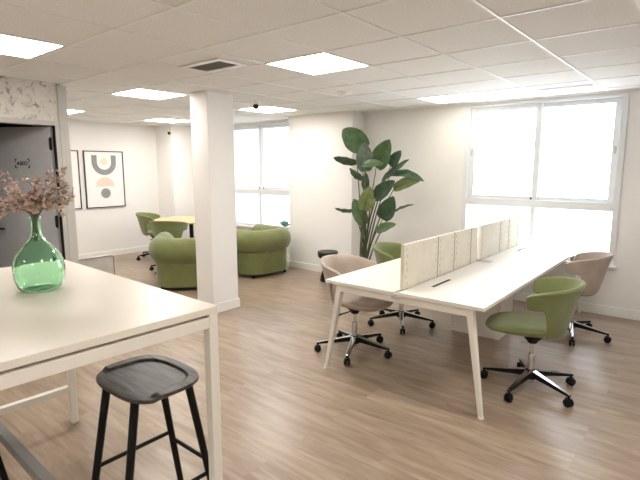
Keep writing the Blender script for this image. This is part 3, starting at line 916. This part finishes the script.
#  base of blade, tip of blade (world x, y, z), half width, how the blade faces us (1 flat on, 0 edge on), droop, material
LEAVES = [
    ((-3.612, 5.35, 1.852), (-3.939, 5.25, 2.102), 0.155, 10, -0.02, 'leafm'),
    ((-3.805, 5.4, 1.679), (-4.174, 5.35, 1.776), 0.074, 45, 0.12, 'leafd'),
    ((-3.525, 5.2, 1.556), (-3.526, 5.15, 1.921), 0.115, 0, 0.0, 'leafg'),
    ((-3.655, 5.35, 1.46), (-3.857, 5.3, 1.608), 0.068, 50, 0.05, 'leafd'),
    ((-3.507, 5.1, 1.643), (-3.152, 5.05, 1.641), 0.061, 35, 0.0, 'leafm'),
    ((-3.429, 5.3, 1.608), (-3.171, 5.2, 1.934), 0.128, 15, -0.05, 'leafm'),
    ((-3.306, 5.45, 1.624), (-3.155, 5.45, 1.82), 0.074, 20, 0.0, 'leafd'),
    ((-3.277, 5.2, 1.436), (-2.895, 5.2, 1.689), 0.054, 45, -0.05, 'leafd'),
    ((-3.195, 5.25, 1.507), (-2.641, 5.1, 1.557), 0.068, 55, 0.25, 'leafd'),
    ((-3.162, 5.3, 1.342), (-2.697, 5.15, 1.498), 0.074, 25, 0.08, 'leafl'),
    ((-3.418, 5.25, 1.217), (-3.088, 5.2, 1.447), 0.097, 15, 0.0, 'leafd'),
    ((-3.512, 5.15, 1.056), (-3.388, 5.1, 1.374), 0.101, 0, 0.0, 'leafl'),
    ((-3.562, 5.25, 0.861), (-3.708, 5.2, 1.199), 0.097, 10, 0.0, 'leafm'),
    ((-3.778, 5.3, 1.04), (-4.032, 5.2, 1.067), 0.054, 60, 0.02, 'leafm'),
    ((-3.257, 5.2, 0.956), (-3.071, 5.15, 1.258), 0.111, 5, 0.0, 'leafd'),
    ((-3.212, 5.35, 1.027), (-2.874, 5.3, 1.159), 0.027, 50, 0.0, 'leafd'),
    ((-3.306, 5.15, 0.809), (-2.968, 5.05, 0.942), 0.061, 20, 0.04, 'leafm'),
    ((-3.623, 5.35, 1.308), (-3.617, 5.35, 1.534), 0.054, 10, 0.0, 'leafd'),
]
rng = random.Random(5)
EYE = Vector((0, 0, 1.6))
for k, (b0, tp, hwid, roll, droop, mt) in enumerate(LEAVES):
    b0 = Vector(b0) - plant.location; tp = Vector(tp) - plant.location
    ax = (tp - b0); ln = ax.length; ax.normalize()
    view = (EYE - plant.location - b0).normalized()
    w = ax.cross(view).normalized(); nrm = w.cross(ax).normalized()
    w2 = (w * math.cos(R(roll)) + nrm * math.sin(R(roll))).normalized(); n2 = ax.cross(w2) * -1
    if n2.dot(view) < 0: n2 = -n2
    bm = B(); rows = []; NL = 14
    for j in range(NL + 1):
        s = j / NL
        ww = hwid * (math.sin(math.pi * min(1, s * .93 + .07) ** .85) ** .62) if s < 1 else .003
        ww = max(ww, .004)
        mid = b0 + ax * ln * s + Vector((0, 0, -1)) * droop * ln * (s * s - s * .25) + n2 * .02 * math.sin(math.pi * s)
        row = []
        for q in (-1, -.66, -.33, 0, .33, .66, 1):
            ripple = .006 * math.sin(s * 19 + q * 3 + k) * abs(q)
            row.append(bm.verts.new(mid + w2 * ww * q + n2 * (.22 * ww * abs(q) ** 1.3 + ripple)))
        rows.append(row)
    grid_faces(bm, rows)
    lf = obj('leaf', bm, M[mt], plant, solid=.0022, fix=False, sub=1)
    # midrib and stalk down to the soil
    bm = B(); sweep(bm, [b0 + ax * ln * s + Vector((0, 0, -1)) * droop * ln * (s * s - s * .25) + n2 * (.02 * math.sin(math.pi * s) + .001) for s in [i / 10 for i in range(10)]], [.006 - .0045 * i / 9 for i in range(10)], 6)
    obj('midrib', bm, M['stalk'] if mt != 'leafg' else M['leafl'], lf)
    a = rng.uniform(0, 6.28); rr = rng.uniform(.01, .07)
    s0 = Vector((rr * math.cos(a), rr * math.sin(a), .285))
    hmid = s0.lerp(b0, .55); hmid.x = s0.x + (b0.x - s0.x) * .30; hmid.y = s0.y + (b0.y - s0.y) * .30
    pts = []
    for i in range(11):
        s = i / 10; pts.append(s0 * (1 - s) ** 2 + hmid * 2 * s * (1 - s) + b0 * s * s)
    bm = B(); sweep(bm, pts, [.013 - .008 * i / 10 for i in range(11)], 8); obj('stalk', bm, M['stalk'], plant)

# ------------------------------------------------------------------ light, camera, colour
w = bpy.data.worlds.new('world'); scene.world = w; w.use_nodes = True
w.node_tree.nodes['Background'].inputs['Color'].default_value = (.8, .9, 1, 1); w.node_tree.nodes['Background'].inputs['Strength'].default_value = .6

cam = bpy.data.cameras.new('camera'); co = bpy.data.objects.new('camera', cam); col.objects.link(co)
cam.sensor_fit = 'HORIZONTAL'; cam.sensor_width = 36; cam.lens = 481 / 640 * 36; cam.clip_start = .05
co.location = (0, 0, 1.6); co.rotation_euler = (R(90 - 8.5), 0, R(39.5))
scene.camera = co
vs = scene.view_settings
vs.view_transform = 'Standard'; vs.look = 'None'; vs.gamma = 1; vs.exposure = 1.5; vs.use_curve_mapping = False
